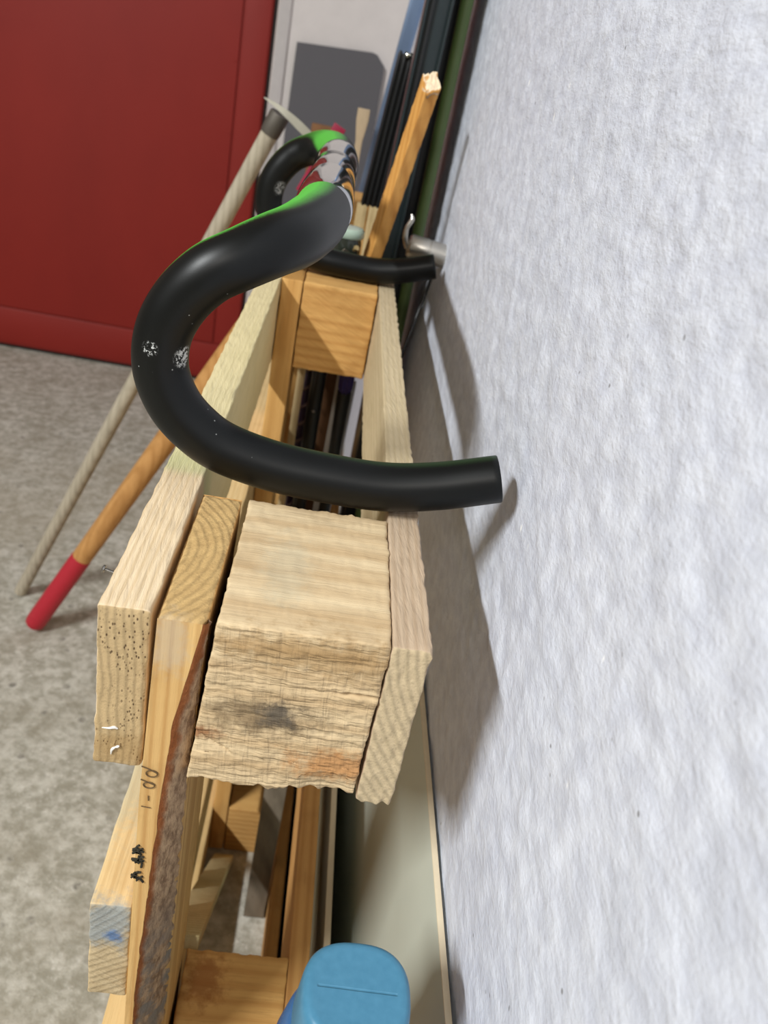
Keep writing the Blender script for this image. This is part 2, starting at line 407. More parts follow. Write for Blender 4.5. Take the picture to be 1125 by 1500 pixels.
# upright boards between the deck boards and the blocks; the nearest has bark left on one corner
ws_near = wood('upright_wood_ochre', (214, 176, 116), (176, 130, 74), 'z', (-0.09, 0.30), 1700, end=(206, 172, 116), streak=0.55, ringmix=0.5,
    saw=[((0, 0, 1), (0.8, -0.6, 0), 1500, 1.4)],
    stains=[((-0.04, 0.2534, -0.012), (0.008, 0.01, 0.016), (186, 174, 152), 0.5)])
ws_far = wood('upright_wood_orange', (224, 178, 110), (190, 138, 74), 'z', (-0.09, 0.30), 1500, end=(200, 150, 84), streak=0.5)
def wane(z):                                   # how far the bark cuts into the corner: (along x, along y)
    t = -z
    cx = 0.0015 if t < 0.002 else 0.0015+min(1, (t-0.002)/0.055)*0.0072+max(0, t-0.07)*0.034
    return min(cx, 0.0145), 0.004+min(1, t/0.06)*0.006+min(0.012, max(0, t-0.08)*0.06)
def upright_near():
    u = thing  # the board and, as its own piece, the strip of bark on its corner
    V = []; F = []; BV = []; BF = []
    Zs = [0.0-0.0005]+[-0.0025*i for i in range(1, 150)]+[-0.40, -0.55, -0.7, FLOOR]
    Zs[0] = -0.0003
    x0, x1, y0, y1 = -0.0455, -0.0268, 0.2535, 0.3535
    NS = 10
    ring_n = None
    for z in Zs:
        sh = -0.0024*min(1, -z/0.1); cx, cyy = wane(z)
        wv = 0.0007*noise.noise(Vector((1, 2, z*70))); cx += wv
        a = Vector((x1-cx+sh, y0, z)); b = Vector((x1+sh, y0+cyy, z))
        row = [Vector((x0+sh, y0, z)), Vector((x0+sh+(a.x-x0-sh)*0.5, y0+0.0002*noise.noise(Vector((0, 1, z*200))), z)), a, b]
        for i in range(1, NS+1):
            row.append(Vector((x1+sh+0.0003*noise.noise(Vector((i*3, 1, z*120))), y0+cyy+(y1-y0-cyy)*i/NS, z)))
        for i in range(1, 5): row.append(Vector((x1+sh+(x0-x1)*i/4, y1, z)))
        for i in range(1, 4): row.append(Vector((x0+sh, y1+(y0-y1)*i/4, z)))
        ring_n = len(row); V += row
        # bark strip: 9 columns from the red bast edge to the grey outer bark
        for j in range(9):
            t = j/8; p = a.lerp(b, t)
            nv = Vector((b.y-a.y, -(b.x-a.x), 0)).normalized()
            bulge = 0.0012*math.sin(math.pi*t)+0.0009*(noise.noise(Vector((t*6, 5, z*160)))+0.7*noise.noise(Vector((t*14, 9, z*380))))*(0.35+t)
            edge = 0.0 if 0 < j < 8 else -0.0004
            BV.append(p+nv*(bulge+edge+0.0003))
    n = len(Zs)
    for i in range(n-1):
        for k in range(ring_n):
            k2 = (k+1) % ring_n
            if k == 2 and False: continue
            F.append((i*ring_n+k, (i+1)*ring_n+k, (i+1)*ring_n+k2, i*ring_n+k2))
        for j in range(8): BF.append((i*9+j, (i+1)*9+j, (i+1)*9+j+1, i*9+j+1))
    # rough sawn top: a grid cap
    top = []
    NX, NY = 14, 60
    tv = len(V)
    for i in range(NX+1):
        for j in range(NY+1):
            y = y0+(y1-y0)*j/NY; xr = x1-max(0, (0.004-(y-y0))/0.004)*0.0015
            x = x0+(xr-x0)*i/NX
            e = 0 if (0 < i < NX and 0 < j < NY) else -0.0010
            V.append(Vector((x, y+(0.0006*noise.noise(Vector((x*500, 1, 1))) if j in (0, NY) else 0), e+0.0005*noise.noise(Vector((x*260, y*260, 4))))))
    for i in range(NX):
        for j in range(NY):
            q = tv+i*(NY+1)+j; F.append((q, q+NY+1, q+NY+2, q+1))
    o = link('upright_board', pymesh('upright_board', V, F), ws_near, PAL)
    o.data.set_sharp_from_angle(angle=math.radians(40))
    k = NT('pine_bark', 0.9, 0, 0.15); P = k.obj(); x, y, z = k.sep(P)
    fl = k.noise(k.v_('MULTIPLY', P, (1, 1, 0.35)), 260, 5, 0.7); bl = k.noise(P, 70, 4, 0.6)
    depth = k.step(k.m_('ADD', k.m_('SUBTRACT', y, 0.2534), k.m_('MULTIPLY', k.m_('SUBTRACT', bl, 0.5), 0.004)), 0.0008, 0.0030)
    bark = k.mix(k.step(fl, 0.35, 0.65), srgb(128, 102, 80), srgb(190, 160, 128))
    bark = k.mix(k.m_('MULTIPLY', k.step(z, -0.16, -0.26), k.step(bl, 0.4, 0.6)), bark, srgb(132, 124, 116))
    col = k.mix(depth, k.mix(fl, srgb(118, 66, 36), srgb(158, 98, 58)), bark)
    k.col(col); k.bump(k.m_('ADD', fl, bl), 0.8, 0.002)
    b = bpy.data.objects.new('bark', pymesh('bark', BV, BF)); COL.objects.link(b); b.data.materials.append(k.m); b.parent = o
    b['label'] = 'strip of red brown bark on the corner of the board'
    for p in b.data.polygons: p.use_smooth = True
    # pencil and marker figures on the narrow edge
    ink = plain('marker_ink', (40, 36, 22), 0.8); pen = plain('pencil_line', (96, 74, 44), 0.8)
    def stroke(pts, w, m, nm):
        P3 = [Vector((px, 0.2531, pz)) for px, pz in pts]
        me = tube_mesh(nm, spline(P3, 5), w, 6); q = bpy.data.objects.new(nm, me); COL.objects.link(q); me.materials.append(m); q.parent = o
    X = -0.0462
    def loop(cx, cz, rx, rz): return [(cx+rx*math.cos(a*math.pi/5+0.3), cz+rz*math.sin(a*math.pi/5+0.3)) for a in range(11)]
    stroke([(X-0.0015, -0.0798), (X+0.002, -0.0812)]+loop(X+0.0030, -0.0836, 0.0024, 0.0020), 0.00028, pen, 'pencil_mark')
    stroke([(X-0.0015, -0.0878), (X+0.001, -0.0888)]+loop(X+0.0022, -0.0908, 0.0024, 0.0018), 0.00028, pen, 'pencil_mark')
    stroke([(X-0.0005, -0.1045), (X+0.0036, -0.1050)], 0.00024, pen, 'pencil_mark')
    stroke([(X+0.0022, -0.0975), (X+0.0024, -0.1005)], 0.00022, pen, 'pencil_mark')
    for zc in (-0.1335, -0.1420, -0.1525):
        for q in range(9):
            a = random.uniform(0, 6.28); l = random.uniform(0.001, 0.0022)
            mx, mz = X-0.0006+random.uniform(-0.0012, 0.0022), zc+random.uniform(-0.0032, 0.0032)
            stroke([(mx-l*math.cos(a), mz-l*math.sin(a)), (mx, mz+0.0004), (mx+l*math.cos(a), mz+l*math.sin(a))], 0.00055, ink, 'ink_mark')
upright_near()
for y0, y1 in BY[1:]:
    box('upright_board', (-0.0478, y0, FLOOR), (-0.0278, y1, 0.0), ws_far, PAL, 0.0012, (6, 12, 40), 0.0004, 90, seed=y0)
# boards on the wall side
wr_near = wood('base_board_pinkish', (196, 174, 148), (168, 142, 114), 'y', (0.20, 0.03), 1600, end=(196, 176, 142), streak=0.4, over=0.45, bump=0.5,
    saw=[((0, 0, 1), (1, 0.1, 0), 2400, 0.7), ((1, 0, 0), (0, 0.2, 1), 500, 0.5)])
wr_mid = wood('base_board_orange', (206, 158, 96), (172, 120, 66), 'y', (0.20, -0.3), 900, end=(196, 160, 110))
def fray(p):
    p = p.copy()
    if p.x > 0.058 and p.z > -0.01: p.x += 0.0008*noise.noise(Vector((p.y*90, 1, 4)))+0.0006*noise.noise(Vector((p.y*400, 2, p.z*300)))
    if p.y < 0.2575: p.y += 0.0008*noise.noise(Vector((p.x*350, p.z*350, 2))); 
    if p.z < -0.083: p.z += 0.0016*noise.noise(Vector((p.x*300, p.y*200, 3)))
    return p
box('base_board', (0.0462, 0.2560, -0.0885), (0.0622, 1.425, 0.0), wr_near, PAL, 0.0010, (16, 320, 40), 0.0004, 110, fray)
box('base_board', (0.0452, 0.2560, -0.4535), (0.0600, 1.425, -0.367), wr_mid, PAL, 0.0010, (4, 60, 8), 0.0004, 90)
box('base_board', (0.0452, 0.2560, FLOOR), (0.0600, 1.425, -0.734), wr_mid, PAL, 0.0010, (4, 30, 8), 0.0, 90)
M_steel = plain('nail_steel', (150, 146, 140), 0.35, 1.0, var=0.05)
def nail():
    lathe('nail', [(0, 0.0007), (0.0050, 0.0007), (0.0053, 0.0016), (0.0060, 0.0017), (0.0063, 0.0013)], (-0.0675, 0.2800, -0.0018), (-1, 0.05, 0.25), M_steel, PAL, 16)
nail()
def splatter():
    m = plain('white_paint_drip', (238, 234, 226), 0.6)
    for pts in ([(-0.0655, -0.0632), (-0.0625, -0.0630), (-0.0605, -0.0622), (-0.0590, -0.0628)], [(-0.0614, -0.0780), (-0.0610, -0.0752), (-0.0595, -0.0735)], [(-0.0600, -0.0738), (-0.0580, -0.0727)]):
        tube('paint_drip', [(x, 0.2560, z) for x, z in pts], [0.0002, 0.0005, 0.0007, 0.0003], m, PAL, 8, per=4)
splatter()

# ------------------------------------------------------------------ handlebar
def bar_material():
    k = NT('black_bar_paint_green_fade', 0.34, 0, 0.33); P = k.obj(); N = k.nrm(); x, y, z = k.sep(P)
    ny = k.m_('ABSOLUTE', k.m_('SUBTRACT', y, 0.5975))            # distance from the stem clamp, same on both halves
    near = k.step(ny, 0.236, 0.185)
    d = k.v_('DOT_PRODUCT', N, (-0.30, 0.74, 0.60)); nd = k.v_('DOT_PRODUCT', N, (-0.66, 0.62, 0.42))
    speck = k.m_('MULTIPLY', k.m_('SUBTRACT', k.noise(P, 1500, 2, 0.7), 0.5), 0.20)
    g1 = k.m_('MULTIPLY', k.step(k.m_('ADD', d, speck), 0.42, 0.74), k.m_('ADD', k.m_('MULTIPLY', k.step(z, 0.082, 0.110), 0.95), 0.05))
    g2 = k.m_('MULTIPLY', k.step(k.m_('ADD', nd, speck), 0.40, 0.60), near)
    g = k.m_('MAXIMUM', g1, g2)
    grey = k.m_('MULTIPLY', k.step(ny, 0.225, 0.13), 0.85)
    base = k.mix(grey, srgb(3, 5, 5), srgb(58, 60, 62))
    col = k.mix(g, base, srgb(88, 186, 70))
    # scuffs down to the primer
    def scuff(c, r, lo):
        dv = k.m_('DIVIDE', k.v_('DISTANCE', P, c), r)
        return k.m_('MULTIPLY', k.step(dv, 1.0, 0.55), k.step(k.noise(P, 650, 5, 0.75), lo, lo+0.05))
    s1 = k.m_('MAXIMUM', scuff((-0.0748, 0.3525, 0.0690), 0.0042, 0.52), scuff((-0.0612, 0.359, 0.0655), 0.0062, 0.49))
    s2 = scuff((-0.0600, 0.8185, 0.0735), 0.0085, 0.50)
    dots = k.m_('MULTIPLY', k.step(k.voro(P, 170), 0.075, 0.03), k.step(k.noise(P, 45, 2), 0.55, 0.62))
    s = k.m_('MAXIMUM', k.m_('MAXIMUM', s1, s2), k.m_('MULTIPLY', dots, 0.8))
    col = k.mix(s, col, srgb(200, 202, 200))
    k.col(col)
    k.put(k.b.inputs['Roughness'], k.m_('ADD', k.m_('MULTIPLY', k.m_('MAXIMUM', g, grey), 0.18), 0.40))
    k.bump(k.noise(P, 2200, 2), 0.06, 0.0004)
    return k.m
HB = thing('drop_handlebar', 'black drop handlebar with green faded paint and chrome clamp section lying across the pallet', 'handlebar', (0, 0.5975, 0))
PATH = [(-0.0115, 0.540, 0.1195), (-0.0115, 0.490, 0.1195), (-0.0120, 0.455, 0.1200), (-0.0150, 0.425, 0.1202), (-0.0207, 0.398, 0.1192), (-0.0293, 0.3805, 0.1170), (-0.0408, 0.370, 0.1113),
        (-0.0538, 0.3657, 0.1030), (-0.0650, 0.365, 0.0893), (-0.0716, 0.365, 0.0735), (-0.0720, 0.365, 0.0564), (-0.0655, 0.365, 0.0408), (-0.0546, 0.365, 0.0293), (-0.0395, 0.365, 0.0207),
        (-0.0144, 0.365, 0.0152), (0.0134, 0.365, 0.0134), (0.0412, 0.365, 0.0138), (0.0677, 0.365, 0.0190), (0.0970, 0.365, 0.0285)]
RAD = [0.0156, 0.0156, 0.0155, 0.0153, 0.0148, 0.0141, 0.0135, 0.0132, 0.0130, 0.0129, 0.0129, 0.0129, 0.0128, 0.0127, 0.0126, 0.0125, 0.0124, 0.0122, 0.0120]
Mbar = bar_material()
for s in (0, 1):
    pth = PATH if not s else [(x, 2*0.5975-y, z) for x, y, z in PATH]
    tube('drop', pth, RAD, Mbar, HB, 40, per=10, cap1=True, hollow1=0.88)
kc = NT('polished_chrome', 0.07, 1.0); kc.col(srgb(205, 205, 208))
cs = [(0.125, 0.0154), (0.1225, 0.0160), (0.115, 0.0165), (0.100, 0.0168), (0.080, 0.0168), (0.062, 0.0165), (0.048, 0.0160), (0.040, 0.0158), (0.037, 0.0157), (0.035, 0.0160)]
lathe('clamp_sleeve', [(-a, r) for a, r in cs]+[(0.0, 0.0160)]+list(reversed(cs)), (-0.0115, 0.5975, 0.1195), (0, 1, 0), kc.m, HB, 64)

# ------------------------------------------------------------------ long handles on the floor
def hoe():
    t = thing('garden_hoe', 'pale grey wooden garden hoe leaning by the red door, handle end on the floor', 'hoe', (-0.495, 1.305, FLOOR))
    m = wood('hoe_handle_wood', (186, 176, 156), (150, 140, 122), 'z', (-0.3, 1.2), 700, streak=0.6)
    p0 = Vector((-0.495, 1.305, FLOOR+0.006)); p1 = Vector((-0.1105, 1.22, 0.091))
    tube('handle', [p0, p0.lerp(p1, 0.5), p1], [0.0115, 0.0120, 0.0120], m, t, 20)
    d = (p1-p0).normalized()
    lathe('ferrule', [(-0.004, 0.0128), (0.0, 0.0135), (0.024, 0.0140), (0.026, 0.0130)], p1-d*0.010, d, plain('ferrule_steel', (104, 98, 90), 0.6, 0.6), t, 24)
    # thin pointed blade, curved, welded across the ferrule
    V = []; F = []
    ctr = [(-0.127, 1.212, 0.1220), (-0.112, 1.209, 0.1165), (-0.095, 1.206, 0.1085), (-0.078, 1.206, 0.0985), (-0.062, 1.208, 0.0870), (-0.050, 1.212, 0.0700), (-0.046, 1.216, 0.0450)]
    hw = [0.0006, 0.0026, 0.0044, 0.0055, 0.0058, 0.0055, 0.0040]
    S2 = spline(ctr, 4); n = len(S2)
    for i, p in enumerate(S2):
        q = i/(n-1)*(len(hw)-1); a = min(int(q), len(hw)-2); w = hw[a]+(hw[a+1]-hw[a])*(q-a)
        tn = (S2[min(i+1, n-1)]-S2[max(i-1, 0)]).normalized(); side = tn.cross(Vector((0, 1, 0))).normalized(); th = Vector((0, 0.0012, 0))
        V += [p-side*w-th, p+side*w-th, p+side*w+th, p-side*w+th]
    for i in range(n-1):
        for k in range(4): F.append((i*4+k, i*4+(k+1) % 4, (i+1)*4+(k+1) % 4, (i+1)*4+k))
    F += [(3, 2, 1, 0), tuple(4*(n-1)+k for k in range(4))]
    link('blade', pymesh('blade', V, F), plain('hoe_blade_steel', (186, 182, 166), 0.55, 0.2), t, smooth=False)
hoe()
def red_handle():
    t = thing('tool_handle', 'brown wooden tool handle with a red painted tip resting on the floor', 'tool handle', (-0.436, 1.208, FLOOR))
    m = wood('tool_handle_wood', (200, 150, 92), (166, 116, 62), 'z', (-0.3, 1.1), 700, streak=0.5, rough=0.5)
    p0 = Vector((-0.436, 1.208, FLOOR+0.012)); p1 = Vector((-0.0905, 1.2, -0.14))
    a = p0.lerp(p1, 0.245)
    tube('shaft', [a, a.lerp(p1, 0.5), p1], [0.0170, 0.0178, 0.0175], m, t, 24)
    d = (a-p0); L = d.length
    lathe('red_tip', [(0, 0.0140), (0.004, 0.0172), (0.015, 0.0182), (0.05, 0.0180), (L-0.002, 0.0177), (L, 0.0172)], p0, d, plain('red_grip_paint', (178, 30, 48), 0.5, var=0.06, nscale=200, bump=0.2), t, 28)
red_handle()

# ------------------------------------------------------------------ back wall and things behind the pallet
def sheet():
    pts = [(-0.205, FLOOR), (-0.1915, 0.186), (0.008, 0.199), (0.022, 0.196), (0.045, 0.172), (0.048, FLOOR)]
    V = []; y0 = lambda z: 2.485-(0.20-z)*0.03
    for dy in (0, 0.004):
        for x, z in pts: V.append((x, y0(z)+dy, z))
    n = len(pts); F = [tuple(range(n)), tuple(reversed(range(n, 2*n)))]+[(i, i+n, (i+1) % n+n, (i+1) % n) for i in range(n)]
    o = link('fibre_sheet', pymesh('fibre_sheet', V, F), plain('dark_grey_sheet', (94, 92, 96), 0.75, var=0.08, nscale=400), smooth=False)
    tag(o, 'dark grey sheet with a cut corner leaning on the back wall', 'sheet')
sheet()
M_black = plain('black_plastic', (24, 26, 28), 0.35, var=0.1)
M_teal = plain('black_green_metal', (34, 44, 46), 0.28, var=0.1)
kb = NT('blue_grey_metal', 0.30, 0.75); kb.col(kb.mix(kb.noise(kb.v_('MULTIPLY', kb.obj(), (1, 1, 0.2)), 30, 4), srgb(104, 126, 158), srgb(146, 168, 200)))
o = leaning('metal_strip', (-0.055, 1.505, FLOOR), (0.075, 1.505, 0.42), 0.023, 0.012, kb.m, n=(4, 2, 6)); tag(o, 'long blue grey metal strip standing behind the dark profiles', 'metal strip')
def ribbed():
    t = thing('ribbed_profile', 'black ribbed plastic profile with a bright screw at its top', 'profile', (0.03, 1.1, 0.034))
    p0 = Vector((0.031, 1.1, 0.033)); p1 = Vector((0.0455, 1.1, 0.205))
    leaning('body', p0, p1, 0.024, 0.010, M_black, t)
    for i in range(4):
        dx = -0.0096+i*0.0064
        leaning('rib', p0+Vector((dx, -0.006, -0.002)), p1+Vector((dx, -0.006, 0.003)), 0.0034, 0.004, M_black, t, n=(1, 1, 4))
    lathe('screw', [(0, 0.0018), (0.002, 0.0030), (0.004, 0.0026), (0.0046, 0.001)], (0.0448, 1.092, 0.204), (0, -1, 0.2), plain('bright_screw', (225, 222, 205), 0.2, 1.0, var=0.02), t, 20)
ribbed()
M_pale = wood('pale_batten_wood', (206, 184, 140), (176, 150, 104), 'z', (0.2, 1.0), 700)
for x, lb in ((0.0215, 'left of the two pale battens under the black ribbed profile'), (0.0372, 'right of the two pale battens under the black ribbed profile')):
    o = leaning('batten', (x, 1.1, FLOOR), (x, 1.1, 0.0325), 0.013, 0.016, M_pale); tag(o, lb, 'batten', 'battens inside the pallet')
def channel():
    t = thing('channel_profile', 'tall dark green black channel profile standing on the pallet behind the wooden stick', 'profile', (0.053, 0.945, 0.0))
    p0 = Vector((0.0510, 0.945, 0.0015)); p1 = Vector((0.0745, 0.945, 0.66))
    w = 0.024; d = (p1-p0).normalized(); f = d.cross(Vector((0, 1, 0)))
    leaning('web', p0, p1, w, 0.005, M_teal, t, n=(2, 1, 4))
    for s in (-1, 1): leaning('flange', p0+Vector((s*w/2, 0.015, 0)), p1+Vector((s*w/2, 0.015, 0)), 0.003, 0.046, M_teal, t, n=(1, 1, 4))
    leaning('bead', p0+Vector((-0.006, -0.004, 0)), p1+Vector((-0.006, -0.004, 0)), 0.004, 0.004, M_black, t, n=(1, 1, 4))
channel()
o = leaning('deep_shade_profile', (0.0735, 1.05, FLOOR), (0.0785, 1.05, 0.60), 0.017, 0.115, M_black, n=(2, 2, 6)); tag(o, 'narrow black profile behind the green pole, deepened to shade the white wall', 'board')  # depth shaped to throw shade on the wall beside the pole
o = tube('green_pole', [(0.0870, 0.974, FLOOR), (0.0870, 0.974, 0), (0.0935, 0.974, 0.75)], 0.0068, plain('dark_green_pole_paint', (92, 112, 62), 0.42, var=0.2, nscale=15)); tag(o, 'dark green round pole standing close to the white wall', 'pole')
def wooden_stick():
    m = wood('honey_stick_wood', (222, 166, 92), (182, 122, 56), 'z', (0.0, 0.9), 900, end=(238, 212, 176), streak=0.6, rough=0.45)
    p0, p1 = Vector((0.0338, 0.876, 0.0015)), Vector((0.0605, 0.850, 0.187))
    o = leaning('square_stick', p0, p1, 0.0145, 0.0145, m, None, 0.5, (8, 8, 60), 0.001, 0.0003)
    L = (p1-p0).length
    for v in o.data.vertices:
        s = (v.co-p0).dot((p1-p0).normalized())/L
        if s > 0.97:
            v.co.z += (v.co.y-p1.y)*0.9+0.003*noise.noise(v.co*330)
    o.data.materials.append(plain('raw_cut_wood', (246, 222, 188), 0.8, var=0.1, nscale=600, bump=0.4))
    for f in o.data.polygons:
        if (f.center-p0).dot((p1-p0).normalized())/L > 0.965 and f.normal.z > 0.45: f.material_index = 1; f.use_smooth = False
    tag(o, 'honey coloured square wooden stick with a rough cut end, standing on the middle block', 'stick')
wooden_stick()
def wall_fitting():
    t = thing('wall_fitting', 'silver cylindrical fitting on the white wall with a small curved lever', 'fitting', (WALLX, 0.872, 0.033))
    m = plain('brushed_aluminium', (196, 192, 184), 0.34, 0.9, var=0.04)
    o = Vector((WALLX+0.001, 0.875, 0.031))
    lathe('barrel', [(0, 0.0120), (0.018, 0.0120), (0.0185, 0.0113), (0.0195, 0.0113), (0.020, 0.0120), (0.0385, 0.0118), (0.0405, 0.0100)], o, (-1, 0, 0.12), m, t, 36)
    tube('lever', [(0.0700, 0.872, 0.034), (0.0660, 0.869, 0.043), (0.0655, 0.868, 0.053), (0.0690, 0.868, 0.062), (0.0675, 0.869, 0.067)], [0.0034, 0.003, 0.0024, 0.0026, 0.001], m, t, 14)
wall_fitting()
def jar():
    t = thing('small_jar', 'small pale green jar standing on the middle pallet block behind the handlebar', 'jar', (0.0075, 0.864, 0.0))
    k = plain('pale_green_glass', (176, 196, 178), 0.2, var=0.06)
    lathe('body', [(0, 0.012), (0.002, 0.0140), (0.028, 0.0140), (0.033, 0.0125)], (0.0085, 0.866, 0.0012), (0, 0, 1), plain('jar_dark_glass', (46, 50, 42), 0.15), t, 32)
    lathe('lid', [(0, 0.0140), (0.002, 0.0155), (0.0075, 0.0155), (0.0095, 0.0140)], (0.0085, 0.866, 0.0340), (0, 0, 1), k, t, 32)
jar()
def hinge():
    t = thing('steel_bracket', 'small dark steel bracket with a brass screw on the middle pallet block', 'bracket', (0.0, 0.838, 0.0))
    m = plain('dull_hinge_steel', (92, 84, 72), 0.4, 0.8)
    leaning('plate', (-0.004, 0.8415, 0.002), (0.011, 0.844, 0.024), 0.012, 0.002, m, t, 0.3, n=(1, 1, 1))
    lathe('brass_screw', [(0, 0.0015), (0.004, 0.0015), (0.0045, 0.0032), (0.006, 0.0026)], (0.0155, 0.846, 0.026), (0.5, -0.6, 0.6), plain('brass', (214, 186, 130), 0.3, 0.9), t, 16)
hinge()
o = leaning('timber_offcut', (-0.058, 1.475, FLOOR), (-0.0565, 1.475, 0.083), 0.034, 0.02, wood('brown_offcut_wood', (128, 92, 62), (96, 66, 42), 'z'), n=(2, 2, 6)); tag(o, 'brown timber offcut standing behind the far end of the pallet', 'timber')
def red_bar():
    t = thing('red_bar', 'crimson bar with a white stripe sticking up behind the handlebar', 'bar', (-0.066, 1.25, 0.0))
    p0 = Vector((-0.064, 1.25, 0.0085)); p1 = Vector((-0.0235, 1.25, 0.1035)); d = (p1-p0).normalized()
    leaning('body', p0, p1, 0.018, 0.012, plain('crimson_paint', (160, 26, 62), 0.5), t, n=(2, 2, 8))
    q = p1-d*0.020
    leaning('stripe', q-d*0.004, q, 0.0190, 0.0130, plain('white_stripe', (232, 222, 214), 0.6), t, n=(2, 1, 1))
red_bar()
o = leaning('wooden_paddle', (0.000, 1.455, FLOOR), (0.006, 1.455, 0.120), 0.0195, 0.010, wood('paddle_wood', (206, 186, 156), (172, 150, 120), 'z'), n=(3, 1, 60),
            prof=lambda t: 0.55+0.45*min(1, max(0, (t-0.955)/0.02))); tag(o, 'pale wooden paddle handle standing between the crimson bar and the metal strip', 'paddle')

# ------------------------------------------------------------------ things stored inside the pallet
o = leaning('thin_lath', (-0.0215, 0.925, FLOOR), (-0.0190, 0.925, -0.02), 0.009, 0.012, M_pale, n=(1, 1, 6)); tag(o, 'thin pale lath standing beside the orange upright inside the pallet', 'lath')
def cable():
    t = thing('cable_lock', 'purple black spiral cable standing inside the pallet below the middle block', 'cable', (-0.012, 0.94, FLOOR))
    tube('core', [(-0.0135, 0.945, FLOOR), (-0.0125, 0.945, -0.4), (-0.0115, 0.945, -0.03)], 0.0050, plain('purple_black_plastic', (52, 34, 58), 0.3), t, 16)
    P = []
    for i in range(700):
        a = i*0.30; z = FLOOR+0.004+i*(0.785/700); x = -0.0135+0.002*(i/700)
        P.append(Vector((x+0.0060*math.cos(a), 0.945+0.0060*math.sin(a), z)))
    link('coil', tube_mesh('coil', P, 0.0018, 8), plain('glossy_coil', (120, 96, 92), 0.25), t)
cable()
def black_tube():
    t = thing('black_tube', 'black round tube standing beside the spiral cable inside the pallet', 'tube', (0.004, 0.93, FLOOR))
    tube('tube', [(0.0050, 0.93, FLOOR), (0.0030, 0.93, -0.4), (0.0010, 0.93, -0.03)], 0.0085, M_black, t)
    for z in (-0.185, -0.262): lathe('stud', [(0, 0.0024), (0.0012, 0.002), (0.002, 0.0008)], (0.0008-z*0.004, 0.9225, z), (-0.2, -1, 0.2), M_steel, t, 14)
black_tube()
o = leaning('brown_plank', (0.0085, 0.987, FLOOR), (0.0235, 0.987, -0.02), 0.020, 0.014, wood('dark_plank_wood', (104, 72, 46), (72, 46, 28), 'z'), n=(2, 2, 6)); tag(o, 'dark brown plank standing between the black tube and the white lath', 'plank')
o = leaning('white_lath', (0.0200, 0.952, FLOOR), (0.0300, 0.952, -0.04), 0.010, 0.008, plain('white_lath_paint', (208, 204, 196), 0.6), n=(1, 1, 6)); tag(o, 'white lath standing next to the purple umbrella inside the pallet', 'lath')
def umbrella():
    t = thing('folded_umbrella', 'folded purple umbrella with black shaft standing inside the pallet', 'umbrella', (0.037, 0.93, FLOOR))
    lathe('shaft', [(0, 0.004), (0.6, 0.0075), (0.664, 0.0085)], (0.0365, 0.93, FLOOR), (-0.003, 0, 1), M_black, t, 20)
    k = plain('purple_cloth', (58, 44, 118), 0.55, var=0.3, nscale=80)
    V = []; F = []; seg = 48
    prof = [(-0.158, 0.0085), (-0.150, 0.0125), (-0.12, 0.0140), (-0.08, 0.0138), (-0.03, 0.0115)]
    for z, r in prof:
        for i in range(seg):
            a = 2*math.pi*i/seg; rr = r*(0.90+0.10*math.cos(a*8+z*20)); V.append((0.0345+rr*math.cos(a)*0.75, 0.93+rr*math.sin(a), z))
    for i in range(len(prof)-1):
        for q in range(seg): F.append((i*seg+q, i*seg+(q+1) % seg, (i+1)*seg+(q+1) % seg, (i+1)*seg+q))
    F += [tuple(reversed(range(seg))), tuple((len(prof)-1)*seg+q for q in range(seg))]
    link('canopy', pymesh('canopy', V, F), k, t)
umbrella()
o = leaning('white_bar', (0.0300, 0.966, FLOOR), (0.0435, 0.966, -0.155), 0.010, 0.010, plain('grey_white_bar_paint', (196, 196, 198), 0.5), n=(1, 1, 6)); tag(o, 'grey white bar standing behind the umbrella next to the base board', 'bar')
o = leaning('pale_plank', (-0.024, 0.770, FLOOR+0.008), (-0.0335, 0.372, -0.386), 0.026, 0.010, wood('pale_plank_wood', (222, 206, 158), (188, 164, 112), 'y', (0, 0), 900), n=(2, 2, 12)); tag(o, 'pale plank sloping from the lower block down to the floor inside the pallet', 'plank')
o = leaning('grey_stake', (0.029, 0.700, FLOOR), (0.0300, 0.772, -0.352), 0.027, 0.022, wood('grey_stake_wood', (128, 116, 100), (96, 86, 72), 'z', (0, 0.6), 800), n=(2, 2, 10)); tag(o, 'grey weathered stake standing on the floor inside the pallet', 'stake')

# ------------------------------------------------------------------ boards between pallet and wall, bottle
def laminate():
    face = plain('laminate_face', (196, 199, 184), 0.45, var=0.05, nscale=12); edge = plain('laminate_edge', (222, 206, 176), 0.6, var=0.06, nscale=90)
    def sheetboard(nm, y0, y1, zt, xb, xt, th, lab):
        t = thing(nm, lab, 'board', (xb, (y0+y1)/2, FLOOR))
        sh = lambda p: Vector((p.x+xb+(xt-xb)*(p.z-FLOOR)/(zt-FLOOR), p.y, p.z))
        box('face', (0, y0, FLOOR), (th, y1, zt-0.0012), face, t, 0.0003, (1, 8, 8), shape=sh)
        box('edge_band', (0, y0, zt-0.0012), (th, y1, zt), edge, t, 0.0003, (1, 8, 1), shape=sh)
        return t
    sheetboard('laminated_board', -0.10, 0.90, -0.177, 0.080, 0.1045, 0.0034, 'cream laminated board leaning flat against the white wall behind the pallet')
    sheetboard('laminated_board', 0.26, 0.88, -0.378, 0.0665, 0.0710, 0.0050, 'shorter cream board standing between the pallet and the taller board')
laminate()
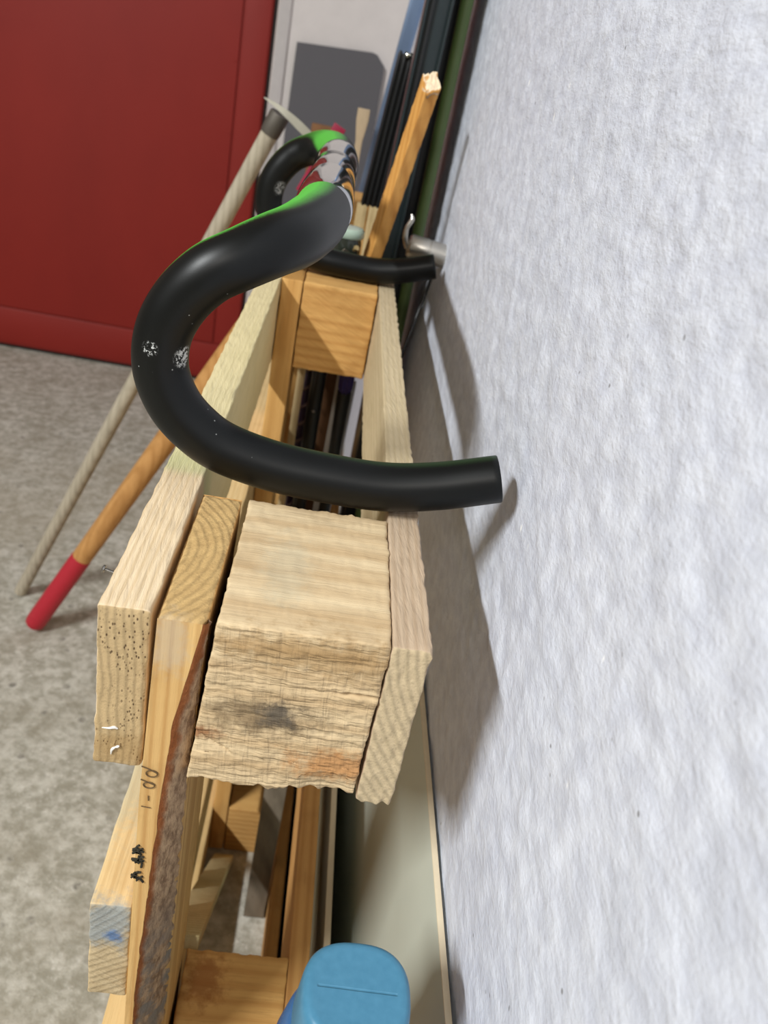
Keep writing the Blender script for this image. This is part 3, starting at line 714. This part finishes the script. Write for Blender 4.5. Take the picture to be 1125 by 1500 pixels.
def bottle():
    t = thing('blue_bottle', 'blue plastic bottle with a rounded flip cap beside the pallet end', 'bottle', (0.054, 0.191, -0.365))
    def rsq(nm, prof, mat, p=2.6, seg=64, seam=False):
        V = []; F = []
        for z, rx, ry in prof:
            for i in range(seg):
                a = 2*math.pi*i/seg; ca, sa = math.cos(a), math.sin(a)
                V.append((0.054+rx*math.copysign(abs(ca)**(2/p), ca), 0.191+ry*math.copysign(abs(sa)**(2/p), sa), z))
        for i in range(len(prof)-1):
            for q in range(seg): F.append((i*seg+q, i*seg+(q+1) % seg, (i+1)*seg+(q+1) % seg, (i+1)*seg+q))
        F += [tuple(reversed(range(seg))), tuple((len(prof)-1)*seg+q for q in range(seg))]
        return link(nm, pymesh(nm, V, F), mat, t)
    k = NT('blue_cap_plastic', 0.38, 0, 0.5); P = k.obj(); x, y, z = k.sep(P)
    k.col(k.mix(k.noise(P, 300, 3), srgb(58, 116, 146), srgb(78, 136, 166)))
    gro = k.m_('MULTIPLY', k.step(k.m_('ABSOLUTE', k.m_('ADD', k.m_('SUBTRACT', y, 0.191), k.m_('MULTIPLY', k.m_('SUBTRACT', x, 0.054), 0.03))), 0.0007, 0.0002), k.step(k.m_('ABSOLUTE', k.m_('SUBTRACT', x, 0.054)), 0.0165, 0.0155))
    k.bump(k.m_('ADD', k.m_('MULTIPLY', gro, -1.0), k.m_('MULTIPLY', k.noise(P, 900, 2), 0.05)), 0.5, 0.001)
    zt = -0.1205
    rsq('cap', [(zt-0.026, 0.0228, 0.0218), (zt-0.024, 0.0234, 0.0224), (zt-0.006, 0.0224, 0.0215), (zt-0.0030, 0.0219, 0.0210), (zt-0.0011, 0.0209, 0.0200), (zt-0.0002, 0.0192, 0.0183), (zt-0.0004, 0.0175, 0.0167), (zt-0.0003, 0.0100, 0.0095), (zt-0.0004, 0.0002, 0.0002)], k.m)
    kk = NT('translucent_blue_bottle', 0.25, 0, 0.5); kk.col(srgb(70, 120, 176)); kk.b.inputs['Transmission Weight'].default_value = 0.35
    rsq('body', [(-0.365, 0.024, 0.022), (-0.363, 0.028, 0.026), (-0.30, 0.030, 0.028), (-0.20, 0.030, 0.028), (-0.170, 0.0285, 0.0265), (-0.152, 0.0255, 0.024), (-0.1466, 0.0222, 0.0212)], kk.m)
bottle()
def crate():
    t = thing('wooden_box', 'plain wooden box under the blue bottle', 'box', (0.03, 0.13, FLOOR))
    m = wood('box_wood', (206, 172, 118), (170, 132, 82), 'x', (0.1, -0.6), 900)
    box('lid', (-0.04, 0.02, -0.378), (0.072, 0.248, -0.3655), m, t, n=(2, 2, 1))
    for i in range(4):
        z = FLOOR+0.002+i*0.11
        box('slat', (-0.04, 0.02, z), (0.062, 0.032, z+0.104), m, t, n=(2, 1, 1)); box('slat', (-0.04, 0.236, z), (0.062, 0.248, z+0.104), m, t, n=(2, 1, 1))
        box('slat', (-0.04, 0.033, z), (-0.028, 0.235, z+0.104), m, t, n=(1, 2, 1)); box('slat', (0.050, 0.033, z), (0.062, 0.235, z+0.104), m, t, n=(1, 2, 1))
crate()
def case():
    t = thing('dark_gap_box', 'dark box added to keep the gap behind the small jar dark', 'case', (-0.003, 1.17, FLOOR))  # dark box put in so the gap behind the jar reads dark
    box('body', (-0.026, 1.145, FLOOR), (0.009, 1.20, 0.012), M_black, t, 0.003, (1, 1, 4))
    box('lid', (-0.0265, 1.1445, 0.0125), (0.0095, 1.2005, 0.046), M_teal, t, 0.003, (1, 1, 2))
case()
def shadow_line():
    o = tube('shadow_strand', [(0.1015, 0.868, 0.016), (0.098, 0.862, -0.005), (0.0900, 0.848, -0.04), (0.082, 0.835, -0.09), (0.078, 0.83, -0.20)], 0.0016, M_black, None, 10)  # thin black strand stands in for a dark shadow line by the wall
    tag(o, 'thin black strand added as the shadow line below the silver wall fitting', 'cable')
shadow_line()
